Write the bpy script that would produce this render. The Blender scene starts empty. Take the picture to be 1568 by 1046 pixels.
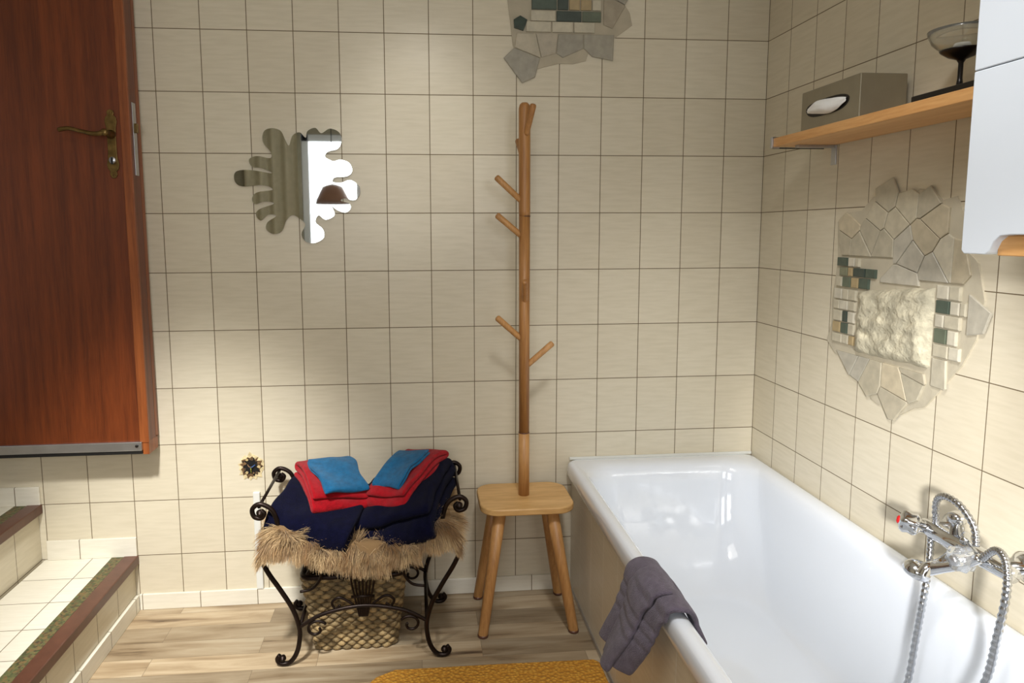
import bpy, bmesh, random
import numpy as np
from math import *
from mathutils import Vector, Matrix, Euler, noise
random.seed(7); rng=np.random.default_rng(7)
sc=bpy.context.scene
COL=sc.collection

# ------------------------------------------------------------------ materials
def new_mat(name):
    m=bpy.data.materials.new(name); m.use_nodes=True
    nt=m.node_tree; b=nt.nodes['Principled BSDF']
    return m,nt,b
def N(nt,t,**kw):
    n=nt.nodes.new(t)
    for k,v in kw.items():
        if k.startswith('i_'): n.inputs[k[2:].replace('_',' ')].default_value=v
        else: setattr(n,k,v)
    return n
def lin(c):
    return tuple(((x/255)/12.92 if x/255<=.04045 else ((x/255+.055)/1.055)**2.4) for x in c)+(1,)
def ramp(nt,stops):
    r=nt.nodes.new('ShaderNodeValToRGB')
    while len(r.color_ramp.elements)<len(stops): r.color_ramp.elements.new(.5)
    for e,(p,c) in zip(r.color_ramp.elements,stops): e.position=p; e.color=c
    return r
def simple(name,rgb,rough=.5,metal=0,var=.08,scale=20,bump=0,bscale=200,spec=.5,coat=0,sheen=0):
    m,nt,b=new_mat(name); L=nt.links
    c=lin(rgb)
    tc=N(nt,'ShaderNodeTexCoord'); n=N(nt,'ShaderNodeTexNoise',i_Scale=float(scale),i_Detail=4.0)
    L.new(tc.outputs['Object'],n.inputs['Vector'])
    r=ramp(nt,[(.3,tuple(x*(1-var) for x in c[:3])+(1,)),(.7,tuple(min(1,x*(1+var)) for x in c[:3])+(1,))])
    L.new(n.outputs['Fac'],r.inputs[0]); L.new(r.outputs[0],b.inputs['Base Color'])
    b.inputs['Roughness'].default_value=rough; b.inputs['Metallic'].default_value=metal
    b.inputs['Specular IOR Level'].default_value=spec
    b.inputs['Coat Weight'].default_value=coat
    b.inputs['Sheen Weight'].default_value=sheen
    if bump:
        n2=N(nt,'ShaderNodeTexNoise',i_Scale=float(bscale),i_Detail=3.0); L.new(tc.outputs['Object'],n2.inputs['Vector'])
        bp=N(nt,'ShaderNodeBump'); bp.inputs['Strength'].default_value=bump; bp.inputs['Distance'].default_value=.004
        L.new(n2.outputs['Fac'],bp.inputs['Height']); L.new(bp.outputs[0],b.inputs['Normal'])
    return m
def tile_mat(name,axes,c1=(220,211,189),c2=(213,203,180),grout=(118,103,80),bw=.15,rh=.2,ms=.0015,off=(0,0),rough=.3):
    m,nt,b=new_mat(name); L=nt.links
    g=N(nt,'ShaderNodeNewGeometry'); s=N(nt,'ShaderNodeSeparateXYZ'); cb=N(nt,'ShaderNodeCombineXYZ')
    L.new(g.outputs['Position'],s.inputs[0])
    for i,a in enumerate(axes):
        ad=N(nt,'ShaderNodeMath',operation='ADD'); ad.inputs[1].default_value=30*(bw if i==0 else rh)+off[i]
        L.new(s.outputs[a],ad.inputs[0]); L.new(ad.outputs[0],cb.inputs[i])
    br=N(nt,'ShaderNodeTexBrick',offset=0.0,squash=1.0)
    L.new(cb.outputs[0],br.inputs['Vector'])
    br.inputs['Scale'].default_value=1; br.inputs['Brick Width'].default_value=bw; br.inputs['Row Height'].default_value=rh
    br.inputs['Mortar Size'].default_value=ms; br.inputs['Mortar Smooth'].default_value=.3
    br.inputs['Color1'].default_value=lin(c1); br.inputs['Color2'].default_value=lin(c2); br.inputs['Mortar'].default_value=lin(grout)
    mp=N(nt,'ShaderNodeMapping'); mp.inputs['Rotation'].default_value=(0,0,.35); mp.inputs['Scale'].default_value=(7,60,1)
    L.new(cb.outputs[0],mp.inputs[0])
    n=N(nt,'ShaderNodeTexNoise',i_Scale=1.6,i_Detail=5.0); L.new(mp.outputs[0],n.inputs['Vector'])
    r=ramp(nt,[(.3,(.925,.92,.90,1)),(.62,(1,1,1,1))]); L.new(n.outputs['Fac'],r.inputs[0])
    mx=N(nt,'ShaderNodeMix',data_type='RGBA',blend_type='MULTIPLY'); mx.inputs[0].default_value=1
    L.new(br.outputs['Color'],mx.inputs[6]); L.new(r.outputs[0],mx.inputs[7]); L.new(mx.outputs[2],b.inputs['Base Color'])
    rr_=N(nt,'ShaderNodeMapRange'); rr_.inputs[3].default_value=rough; rr_.inputs[4].default_value=.9
    L.new(br.outputs['Fac'],rr_.inputs[0]); L.new(rr_.outputs[0],b.inputs['Roughness'])
    bp=N(nt,'ShaderNodeBump',invert=True); bp.inputs['Strength'].default_value=.5; bp.inputs['Distance'].default_value=.002
    L.new(br.outputs['Fac'],bp.inputs['Height']); L.new(bp.outputs[0],b.inputs['Normal'])
    b.inputs['Specular IOR Level'].default_value=.35
    return m
def wood_mat(name,dark,light,axis='Z',scale=1.0,rough=.4,stretch=18,spec=.5,coat=0):
    m,nt,b=new_mat(name); L=nt.links
    g=N(nt,'ShaderNodeNewGeometry'); mp=N(nt,'ShaderNodeMapping')
    sv=[stretch*scale]*3; sv['XYZ'.index(axis)]=scale*1.2
    mp.inputs['Scale'].default_value=sv
    L.new(g.outputs['Position'],mp.inputs[0])
    n=N(nt,'ShaderNodeTexNoise',i_Scale=1.5,i_Detail=6.0,i_Roughness=.6); L.new(mp.outputs[0],n.inputs['Vector'])
    n2=N(nt,'ShaderNodeTexNoise',i_Scale=12.0,i_Detail=3.0); L.new(mp.outputs[0],n2.inputs['Vector'])
    ad=N(nt,'ShaderNodeMath',operation='MULTIPLY_ADD'); ad.inputs[1].default_value=.35
    L.new(n2.outputs['Fac'],ad.inputs[0]); L.new(n.outputs['Fac'],ad.inputs[2])
    r=ramp(nt,[(.48,lin(dark)),(.85,lin(light))]); L.new(ad.outputs[0],r.inputs[0])
    L.new(r.outputs[0],b.inputs['Base Color']); b.inputs['Roughness'].default_value=rough
    b.inputs['Specular IOR Level'].default_value=spec; b.inputs['Coat Weight'].default_value=coat
    return m
def floor_mat():
    m,nt,b=new_mat('plank_floor'); L=nt.links
    g=N(nt,'ShaderNodeNewGeometry')
    ad=N(nt,'ShaderNodeVectorMath',operation='ADD'); ad.inputs[1].default_value=(20.3,20.02,0); L.new(g.outputs['Position'],ad.inputs[0])
    br=N(nt,'ShaderNodeTexBrick',offset=.37,squash=1.0); L.new(ad.outputs[0],br.inputs['Vector'])
    br.inputs['Scale'].default_value=1; br.inputs['Brick Width'].default_value=.52; br.inputs['Row Height'].default_value=.088
    br.inputs['Mortar Size'].default_value=.0007; br.inputs['Mortar Smooth'].default_value=.2
    br.inputs['Color1'].default_value=(0,0,0,1); br.inputs['Color2'].default_value=(1,1,1,1); br.inputs['Mortar'].default_value=(.5,.5,.5,1)
    mp=N(nt,'ShaderNodeMapping'); mp.inputs['Scale'].default_value=(2.2,20,1)
    sh=N(nt,'ShaderNodeVectorMath',operation='MULTIPLY_ADD'); sh.inputs[1].default_value=(3,9,5)
    L.new(br.outputs['Color'],sh.inputs[0]); L.new(g.outputs['Position'],sh.inputs[2]); L.new(sh.outputs[0],mp.inputs[0])
    n=N(nt,'ShaderNodeTexNoise',i_Scale=1.3,i_Detail=6.0,i_Roughness=.55,i_Distortion=.5); L.new(mp.outputs[0],n.inputs['Vector'])
    r=ramp(nt,[(.26,lin((84,64,46))),(.39,lin((158,136,106))),(.55,lin((184,164,134))),(.75,lin((202,186,158)))]); L.new(n.outputs['Fac'],r.inputs[0])
    hs=N(nt,'ShaderNodeMapRange'); hs.inputs[3].default_value=.62; hs.inputs[4].default_value=1.06
    L.new(br.outputs['Color'],hs.inputs[0])
    mx=N(nt,'ShaderNodeVectorMath',operation='SCALE'); L.new(r.outputs[0],mx.inputs[0]); L.new(hs.outputs[0],mx.inputs['Scale'])
    m2=N(nt,'ShaderNodeMix',data_type='RGBA'); L.new(br.outputs['Fac'],m2.inputs[0]); L.new(mx.outputs[0],m2.inputs[6]); m2.inputs[7].default_value=lin((110,94,72))
    L.new(m2.outputs[2],b.inputs['Base Color']); b.inputs['Roughness'].default_value=.45
    return m
M={}
M['tileB']=tile_mat('wall_tile_xz',('X','Z'))
M['tileR']=tile_mat('wall_tile_yz',('Y','Z'))
M['tileF']=tile_mat('tread_tile_xy',('X','Y'),bw=.2,rh=.15,c1=(235,230,214),c2=(226,220,203))
M['tileBase']=tile_mat('baseboard_tile',('X','Z'),bw=.2,rh=.3,c1=(232,227,212),c2=(226,220,204),off=(.04,.12))
M['tileBaseY']=tile_mat('baseboard_tile_y',('Y','Z'),bw=.2,rh=.3,c1=(232,227,212),c2=(226,220,204),off=(.04,.12))
M['panel']=tile_mat('tub_panel_tile',('Y','Z'),c1=(226,219,203),c2=(220,213,196),grout=(240,236,226),bw=.15,rh=.46,ms=.002)
M['floor']=floor_mat()
M['plaster']=simple('ceiling_paint',(235,232,225),.9)
M['rearpaint']=simple('rear_wall_paint',(150,146,130),.8)
M['door']=wood_mat('mahogany_door',(88,38,12),(120,56,20),'Z',1.0,.38,26)
M['doorE']=wood_mat('mahogany_edge',(116,58,24),(156,86,40),'Z',1.0,.4,26)
M['beech']=wood_mat('beech_seat',(190,146,88),(222,180,120),'X',1.2,.45,12)
M['beechZ']=wood_mat('beech_legs',(164,116,66),(200,150,92),'Z',1.2,.45,16)
M['pole']=wood_mat('beech_pole',(144,96,50),(182,130,74),'Z',1.2,.45,16)
M['shelf']=wood_mat('beech_shelf',(200,144,84),(222,172,112),'Y',1.2,.4,14)
M['iron']=simple('wrought_iron',(38,27,22),.38,.7,.3,40)
M['enamel']=simple('white_enamel',(232,237,244),.07,0,.0,5,coat=.5)
M['white']=simple('white_lacquer',(214,221,229),.3,0,.01,5)
M['whiteP']=simple('white_plastic',(222,222,215),.4,0,.02,5)
M['black']=simple('black_rubber_and_shade',(16,15,15),.5)
M['alu']=simple('aluminium',(190,190,192),.3,.9)
M['brass']=simple('antique_brass',(120,98,58),.33,.9,.3,60)
M['chrome']=simple('chrome',(222,224,228),.08,1,.0)
M['hose']=simple('chrome_hose',(190,192,196),.22,1,.0)
M['red']=simple('red_cap',(190,20,20),.3)
M['dark']=simple('dark_metal',(34,30,28),.3,.5)
M['box']=simple('tissue_box_card',(146,138,118),.3,.5,.05)
M['tissue']=simple('tissue_paper',(240,240,238),.9)
M['nose']=simple('brown_nosing',(92,58,44),.35,0,.15,30)
M['navy']=simple('terry_navy',(10,11,34),1,0,.25,60,.9,500,.05,0,.03)
M['redT']=simple('terry_red',(160,10,24),1,0,.2,60,.9,500,.1,0,.1)
M['blueT']=simple('terry_blue',(14,94,138),1,0,.2,60,.9,500,.1,0,.15)
M['stitch']=simple('embroidery_thread',(90,160,190),.8)
M['grayT']=simple('terry_gray',(100,91,104),1,0,.2,60,.9,400,.1,0,.2)
M['hide']=simple('sheep_hide',(120,94,62),1)
M['mosaic_w']=simple('mortar_bed_beige',(190,181,159),.7,0,.08,14,.3,60)
def mirror_mat():
    m,nt,b=new_mat('mirror_glass'); b.inputs['Metallic'].default_value=1; b.inputs['Roughness'].default_value=.02
    b.inputs['Base Color'].default_value=(.80,.83,.81,1)
    return m
M['mirror']=mirror_mat()
def glass(name,col=(.9,.92,.9,1),rough=.05,tr=1.0):
    m,nt,b=new_mat(name); b.inputs['Transmission Weight'].default_value=tr; b.inputs['Roughness'].default_value=rough
    b.inputs['Base Color'].default_value=col; return m
M['glass']=glass('frosted_glass',(.80,.79,.72,1),.08,.9)
M['acryl']=glass('clear_acrylic',(.92,.94,.95,1),.02,.85)
def nos_mosaic():
    m,nt,b=new_mat('green_speckle_band'); L=nt.links
    g=N(nt,'ShaderNodeNewGeometry'); v=N(nt,'ShaderNodeTexVoronoi',i_Scale=140.0); L.new(g.outputs['Position'],v.inputs['Vector'])
    r=ramp(nt,[(0,lin((60,66,40))),(.4,lin((98,100,62))),(.7,lin((120,96,60))),(1,lin((60,52,40)))])
    s=N(nt,'ShaderNodeSeparateColor'); L.new(v.outputs['Color'],s.inputs[0]); L.new(s.outputs[0],r.inputs[0]); L.new(r.outputs[0],b.inputs['Base Color'])
    b.inputs['Roughness'].default_value=.6; return m
M['speck']=nos_mosaic()
def rug_mat():
    m,nt,b=new_mat('yellow_rug'); L=nt.links
    g=N(nt,'ShaderNodeNewGeometry'); w=N(nt,'ShaderNodeTexVoronoi',i_Scale=95.0); L.new(g.outputs['Position'],w.inputs['Vector'])
    r=ramp(nt,[(0,lin((222,168,66))),(.6,lin((186,128,40)))]); L.new(w.outputs['Distance'],r.inputs[0]); L.new(r.outputs[0],b.inputs['Base Color'])
    bp=N(nt,'ShaderNodeBump',invert=True); bp.inputs['Distance'].default_value=.006; L.new(w.outputs['Distance'],bp.inputs['Height']); L.new(bp.outputs[0],b.inputs['Normal'])
    b.inputs['Roughness'].default_value=1; return m
M['rug']=rug_mat()
def attr_mat(name,rough=.6,bump=0,bs=80,sheen=0):
    m,nt,b=new_mat(name); L=nt.links
    a=N(nt,'ShaderNodeAttribute',attribute_name='Col'); g=N(nt,'ShaderNodeNewGeometry')
    n=N(nt,'ShaderNodeTexNoise',i_Scale=float(bs),i_Detail=5.0); L.new(g.outputs['Position'],n.inputs['Vector'])
    r=ramp(nt,[(.3,(.85,.85,.85,1)),(.7,(1.08,1.08,1.08,1))]); L.new(n.outputs['Fac'],r.inputs[0])
    mx=N(nt,'ShaderNodeMix',data_type='RGBA',blend_type='MULTIPLY'); mx.inputs[0].default_value=1
    L.new(a.outputs['Color'],mx.inputs[6]); L.new(r.outputs[0],mx.inputs[7]); L.new(mx.outputs[2],b.inputs['Base Color'])
    b.inputs['Roughness'].default_value=rough; b.inputs['Sheen Weight'].default_value=sheen
    if bump:
        bp=N(nt,'ShaderNodeBump'); bp.inputs['Strength'].default_value=bump; bp.inputs['Distance'].default_value=.006
        L.new(n.outputs['Fac'],bp.inputs['Height']); L.new(bp.outputs[0],b.inputs['Normal'])
    return m
M['stone']=attr_mat('broken_marble',.45,.2,40)
M['rough_stone']=attr_mat('rough_stone_block',.9,1,70)
M['fur']=attr_mat('fur_strand',.6,0,30,.2)
M['grass']=attr_mat('seagrass',.6,.8,300)

# ------------------------------------------------------------------ mesh helpers
def obj(name,verts,faces,mat,smooth=False,parent=None,cols=None):
    me=bpy.data.meshes.new(name); me.from_pydata([tuple(v) for v in verts],[],[tuple(f) for f in faces]); me.update()
    o=bpy.data.objects.new(name,me); COL.objects.link(o)
    if mat: me.materials.append(mat)
    if smooth: me.polygons.foreach_set('use_smooth',[True]*len(me.polygons))
    if cols is not None:
        a=me.color_attributes.new('Col','FLOAT_COLOR','POINT'); a.data.foreach_set('color',np.asarray(cols,dtype=np.float32).ravel())
    if parent: o.parent=parent
    return o
def empty(name):
    e=bpy.data.objects.new(name,None); e.empty_display_size=.1; COL.objects.link(e); return e
def bev(o,w,seg=3,smooth=True):
    m=o.modifiers.new('bevel','BEVEL'); m.width=w; m.segments=seg; m.limit_method='ANGLE'; m.angle_limit=radians(40)
    if smooth:
        o.data.polygons.foreach_set('use_smooth',[True]*len(o.data.polygons))
        m.harden_normals=True
    return o
def box(name,a,b,mat,bevel=0,parent=None):
    x0,y0,z0=[min(p,q) for p,q in zip(a,b)]; x1,y1,z1=[max(p,q) for p,q in zip(a,b)]
    v=[(x0,y0,z0),(x1,y0,z0),(x1,y1,z0),(x0,y1,z0),(x0,y0,z1),(x1,y0,z1),(x1,y1,z1),(x0,y1,z1)]
    f=[(3,2,1,0),(4,5,6,7),(0,1,5,4),(1,2,6,5),(2,3,7,6),(3,0,4,7)]
    o=obj(name,v,f,mat,parent=parent)
    if bevel: bev(o,bevel)
    return o
def spline(pts,per=8,closed=False):
    P=[Vector(p) for p in pts]; n=len(P); out=[]
    for i in range(n if closed else n-1):
        if closed: a,b,c,d=P[(i-1)%n],P[i],P[(i+1)%n],P[(i+2)%n]
        else: a,b,c,d=P[max(i-1,0)],P[i],P[i+1],P[min(i+2,n-1)]
        for k in range(per):
            t=k/per
            out.append(.5*((2*b)+(c-a)*t+(2*a-5*b+4*c-d)*t*t+(3*b-a-3*c+d)*t**3))
    if not closed: out.append(P[-1])
    return out
def tube_data(pts,rad,seg=10,closed=False):
    P=[Vector(p) for p in pts]; n=len(P)
    if not hasattr(rad,'__len__'): rad=[rad]*n
    elif len(rad)!=n: rad=list(np.interp(np.linspace(0,1,n),np.linspace(0,1,len(rad)),rad))
    T=[]
    for i in range(n):
        a=P[(i-1)%n] if closed else P[max(i-1,0)]; b=P[(i+1)%n] if closed else P[min(i+1,n-1)]
        t=(b-a); T.append(t.normalized() if t.length>1e-9 else Vector((0,0,1)))
    up=Vector((0,0,1)) if abs(T[0].z)<.9 else Vector((0,1,0))
    nrm=(up-T[0]*up.dot(T[0])).normalized(); V=[];F=[]
    for i in range(n):
        nrm=(nrm-T[i]*nrm.dot(T[i])).normalized(); bn=T[i].cross(nrm)
        for k in range(seg):
            a=2*pi*k/seg; V.append(P[i]+(nrm*cos(a)+bn*sin(a))*rad[i])
    for i in range(n if closed else n-1):
        j=(i+1)%n
        for k in range(seg):
            k2=(k+1)%seg; F.append((i*seg+k,i*seg+k2,j*seg+k2,j*seg+k))
    if not closed:
        F.append(tuple(range(seg-1,-1,-1))); F.append(tuple((n-1)*seg+k for k in range(seg)))
    return V,F
def merge(parts):
    V=[];F=[]
    for v,f in parts:
        o=len(V); V+=list(v); F+=[tuple(i+o for i in q) for q in f]
    return V,F
def tube(name,pts,rad,mat,seg=12,closed=False,parent=None,smooth_path=0):
    if smooth_path: pts=spline(pts,smooth_path,closed)
    V,F=tube_data(pts,rad,seg,closed); return obj(name,V,F,mat,True,parent)
def lathe_data(prof,origin,axis='Z',seg=32):
    V=[];F=[]
    ax={'Z':(Vector((1,0,0)),Vector((0,1,0)),Vector((0,0,1))),'X':(Vector((0,1,0)),Vector((0,0,1)),Vector((1,0,0))),'Y':(Vector((0,0,1)),Vector((1,0,0)),Vector((0,1,0)))}[axis] if isinstance(axis,str) else axis
    o=Vector(origin)
    for r,h in prof:
        for k in range(seg):
            a=2*pi*k/seg; V.append(o+ax[0]*(r*cos(a))+ax[1]*(r*sin(a))+ax[2]*h)
    for i in range(len(prof)-1):
        for k in range(seg):
            k2=(k+1)%seg; F.append((i*seg+k,i*seg+k2,(i+1)*seg+k2,(i+1)*seg+k))
    F.append(tuple(range(seg-1,-1,-1))); F.append(tuple((len(prof)-1)*seg+k for k in range(seg)))
    return V,F
def lathe(name,prof,origin,mat,axis='Z',seg=32,parent=None):
    V,F=lathe_data(prof,origin,axis,seg); return obj(name,V,F,mat,True,parent)
def extr_poly(name,pts2,plane,d0,d1,mat,parent=None,bevel=0):
    def mk(p,d): return {'xz':(p[0],d,p[1]),'yz':(d,p[0],p[1]),'xy':(p[0],p[1],d)}[plane]
    n=len(pts2); V=[mk(p,d0) for p in pts2]+[mk(p,d1) for p in pts2]
    F=[tuple(range(n)),tuple(range(2*n-1,n-1,-1))]+[(i,i+n,(i+1)%n+n,(i+1)%n) for i in range(n)]
    o=obj(name,V,F,mat,parent=parent)
    bm=bmesh.new(); bm.from_mesh(o.data); bmesh.ops.recalc_face_normals(bm,faces=bm.faces); bm.to_mesh(o.data); bm.free()
    if bevel: bev(o,bevel,2)
    return o

# ------------------------------------------------------------------ room shell
XL,YR,ZC=-3.1,-3.6,2.55
box('floor',(XL-.1,YR-.1,-.1),(.1,.1,0),M['floor'])
box('ceiling',(XL-.1,YR-.1,ZC),(.1,.1,ZC+.1),M['plaster'])
box('wall_back',(XL-.1,0,0),(.1,.1,ZC),M['tileB'])
box('wall_right',(0,YR-.1,0),(.1,0,ZC),M['tileR'])
wl=empty('wall_left')
box('wall_segment_a',(XL-.1,YR,0),(XL,-1.0,ZC),M['tileR'],parent=wl)
box('wall_segment_b',(XL-.1,-.09,0),(XL,0,ZC),M['tileR'],parent=wl)
box('wall_segment_c',(XL-.1,-1.0,0),(XL,-.09,.6),M['tileR'],parent=wl)
box('wall_segment_d',(XL-.1,-1.0,2.3),(XL,-.09,ZC),M['tileR'],parent=wl)
box('hall_panel',(XL-.7,-1.3,.6),(XL-.68,.2,ZC),M['rearpaint'],parent=wl)
WZ0,WZ1=1.05,2.15
wr=empty('wall_rear')
for nm,x0,x1,z0,z1 in (('rear_a',XL,-2.2,0,ZC),('rear_b',-1.25,-.85,WZ0,WZ1),('rear_c',-2.2,0,0,WZ0),('rear_d',-2.2,0,WZ1,ZC),('rear_e',-.25,0,WZ0,WZ1)):
    box(nm,(x0,YR-.1,z0),(x1,YR,z1),M['rearpaint'],parent=wr)
for wi,(a_,b_) in enumerate(((-2.2,-1.25),(-.85,-.25))):
    wn=empty('window_%d'%(wi+1)); mid=(a_+b_)/2
    for nm,a,b in (('frame_l',(a_,WZ0),(a_+.06,WZ1)),('frame_r',(b_-.06,WZ0),(b_,WZ1)),('frame_b',(a_,WZ0),(b_,WZ0+.06)),('frame_t',(a_,WZ1-.06),(b_,WZ1)),('mullion',(mid-.025,WZ0),(mid+.025,WZ1))):
        box(nm,(a[0],YR-.07,a[1]),(b[0],YR-.01,b[1]),M['white'],.004,wn)
cu=empty('window_curtain')
def cur(u,v):
    return (-2.66+.44*u,YR+.05+.022*sin(u*26),2.32-1.35*v)
V=[cur(i/60,j/4) for i in range(61) for j in range(5)]; F=[(i*5+j,i*5+j+1,(i+1)*5+j+1,(i+1)*5+j) for i in range(60) for j in range(4)]
obj('drape',V,F,simple('curtain_cloth',(196,190,168),.9),True,cu)
tube('rod',[(-2.75,YR+.05,2.335),(-1.1,YR+.05,2.335)],.012,M['alu'],12,False,cu)
# wicker lamp hanging in front of the window (seen reflected in the wall mirror)
pl=empty('pendant_lamp')
tube('cord',[(-1.92,-3.35,ZC),(-1.92,-3.35,1.72)],.004,M['black'],8,False,pl)
lathe('shade',[(.03,1.72),(.08,1.70),(.13,1.60),(.14,1.56),(.135,1.56),(.12,1.60),(.03,1.70)],(-1.92,-3.35,0),simple('lamp_shade',(120,84,60),.7),'Z',32,pl)

def step(name,x0,x1,z):
    e=empty(name)
    box('tread_block',(x0,YR+.001,0),(x1-.012,-.001,z-.012),M['tileR'],parent=e)
    box('tread_tiles',(x0,YR+.001,z-.012),(x1-.085,-.001,z),M['tileF'],parent=e)
    box('mosaic_band',(x1-.085,YR+.001,z-.012),(x1-.045,-.001,z+.001),M['speck'],parent=e)
    box('nosing',(x1-.045,YR+.001,z-.03),(x1+.004,-.001,z+.003),M['nose'],.004,e)
    return e
step('stair_step',-2.56,-2.25,.2); step('stair_step',-2.87,-2.56,.4); step('stair_step',XL+.001,-2.87,.597)
box('baseboard_back',(-2.25,-.009,0),(-.70,0,.058),M['tileBase'],.002)
box('baseboard_back.001',(-2.55,-.009,.2),(-2.25,0,.27),M['tileBase'],.002)
box('baseboard_back.002',(-2.87,-.009,.4),(-2.56,0,.466),M['tileBase'],.002)
box('baseboard_left',(-2.262,YR,0),(-2.25,-.01,.058),M['tileBaseY'],.002)
box('trim_1',(-1.842,-.012,.058),(-1.818,0,.42),M['whiteP'],.003)

# ------------------------------------------------------------------ door (swung open against the back wall)
d=empty('door_1')
dx0,dx1,dz1=-3.03,-2.151,2.52
box('leaf',(dx0,-.10,.64),(dx1,-.035,dz1),M['door'],.003,d)
box('rebate',(dx0,-.035,.64),(dx1,-.012,dz1),M['doorE'],.001,d)
box('edge_band',(dx1-.028,-.1025,.64),(dx1+.0015,-.09,dz1),M['doorE'],.002,d)
box('sweep_seal',(dx0,-.106,.603),(dx1-.02,-.03,.617),M['black'],.001,d)
box('sweep_profile',(dx0,-.110,.615),(dx1-.02,-.098,.645),M['alu'],.002,d)
box('edge_foot',(dx1-.02,-.1,.60),(dx1,-.02,.645),M['doorE'],.001,d)
lathe('sweep_screw',[(.005,0),(.005,.003),(.002,.004)],(dx1-.035,-.110,.632),M['dark'],(Vector((1,0,0)),Vector((0,0,1)),Vector((0,-1,0))),12,d)
box('strike_plate',(dx1,-.078,1.52),(dx1+.0025,-.052,1.75),M['alu'],.001,d)
box('latch',(dx1+.002,-.07,1.655),(dx1+.012,-.058,1.685),M['brass'],.002,d)
hx=-2.207
prof=[(0,.108),(.007,.106),(.012,.098),(.009,.090),(.016,.084),(.019,.07),(.015,.052),(.0135,.03),(.0135,-.02),(.015,-.045),(.019,-.062),(.016,-.078),(.009,-.085),(.012,-.094),(.007,-.104),(0,-.107)]
zc=1.615
out=[(hx+a,zc+b) for a,b in prof]+[(hx-a,zc+b) for a,b in prof[-2:0:-1]]
extr_poly('handle_backplate',out,'xz',-.100,-.105,M['brass'],d,.0015)
Y_=Vector((1,0,0)),Vector((0,0,1)),Vector((0,-1,0))
lathe('handle_rose',[(.014,0),(.014,.006),(.010,.010),(.009,.04),(.011,.044),(.011,.054),(.006,.057)],(hx,-.104,1.645),M['brass'],Y_,20,d)
tube('handle_lever',[(hx,-.152,1.645),(hx-.03,-.156,1.640),(hx-.07,-.155,1.648),(hx-.105,-.154,1.656),(hx-.135,-.152,1.652)],[.009,.007,.006,.0065,.007],M['brass'],12,False,d,6)
lathe('lock_cylinder',[(.011,0),(.011,.005),(.009,.007)],(hx,-.104,1.565),M['alu'],Y_,20,d)
box('keyhole',(hx-.003,-.1135,1.552),(hx+.003,-.1105,1.573),M['black'],0,d)
lathe('plate_screw_1',[(.003,0),(.003,.002)],(hx,-.104,1.712),M['brass'],Y_,10,d)
lathe('plate_screw_2',[(.003,0),(.003,.002)],(hx,-.104,1.518),M['brass'],Y_,10,d)
for i,z in enumerate((.85,2.2)):
    lathe('hinge_%d'%(i+1),[(.009,0),(.009,.09)],(dx0-.008,-.09,z),M['alu'],'Z',14,d)

# ------------------------------------------------------------------ splash-shaped wall mirror
mp_=[(408,203),(420,198),(433,202),(439,214),(445,224),(451,209),(462,204),(471,212),(474,202),(486,197),(495,205),(508,198),(522,203),(526,215),(520,228),(504,233),(500,241),(512,247),(524,245),(537,250),(541,262),(533,270),(514,272),(511,279),(524,280),(538,276),(551,285),(552,298),(543,307),(528,304),(522,308),(535,312),(537,320),(529,326),(516,322),(508,316),(512,330),(498,337),(487,330),(482,341),(493,352),(494,365),(480,373),(466,371),(460,359),(466,344),(456,334),(446,330),(437,338),(430,354),(417,359),(406,352),(408,341),(422,331),(410,329),(398,338),(391,330),(396,321),(420,312),(404,309),(390,313),(386,304),(394,295),(418,291),(404,284),(372,286),(361,278),(363,264),(384,261),(418,266),(402,258),(388,256),(384,245),(396,240),(416,243),(417,234),(406,219)]
mo=[(-1.6505+(x-456)*.00217,1.490-(y-286)*.00219) for x,y in mp_]
mo=[(v.x,v.y) for v in spline([(a,b,0) for a,b in mo],5,True)]
extr_poly('wall_mirror',mo,'xz',-.010,-.003,M['mirror'],None,0)

# ------------------------------------------------------------------ stone mosaics
def clip(poly,p,n):
    out=[]
    for i in range(len(poly)):
        a,b=poly[i],poly[(i+1)%len(poly)]
        da=(a[0]-p[0])*n[0]+(a[1]-p[1])*n[1]; db=(b[0]-p[0])*n[0]+(b[1]-p[1])*n[1]
        if da<=0: out.append(a)
        if (da<0<db) or (db<0<da):
            t=da/(da-db); out.append((a[0]+(b[0]-a[0])*t,a[1]+(b[1]-a[1])*t))
    return out
def inside(pt,poly):
    c=False;n=len(poly);x,y=pt
    for i in range(n):
        x1,y1=poly[i];x2,y2=poly[i-1]
        if (y1>y)!=(y2>y) and x<(x2-x1)*(y-y1)/(y2-y1)+x1: c=not c
    return c
def to_mesh(name,V,F,C,parent):
    ob=obj(name,V,F,M['stone'],parent=parent,cols=C)
    bm=bmesh.new(); bm.from_mesh(ob.data); bmesh.ops.recalc_face_normals(bm,faces=bm.faces); bm.to_mesh(ob.data); bm.free()
    return ob
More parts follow.
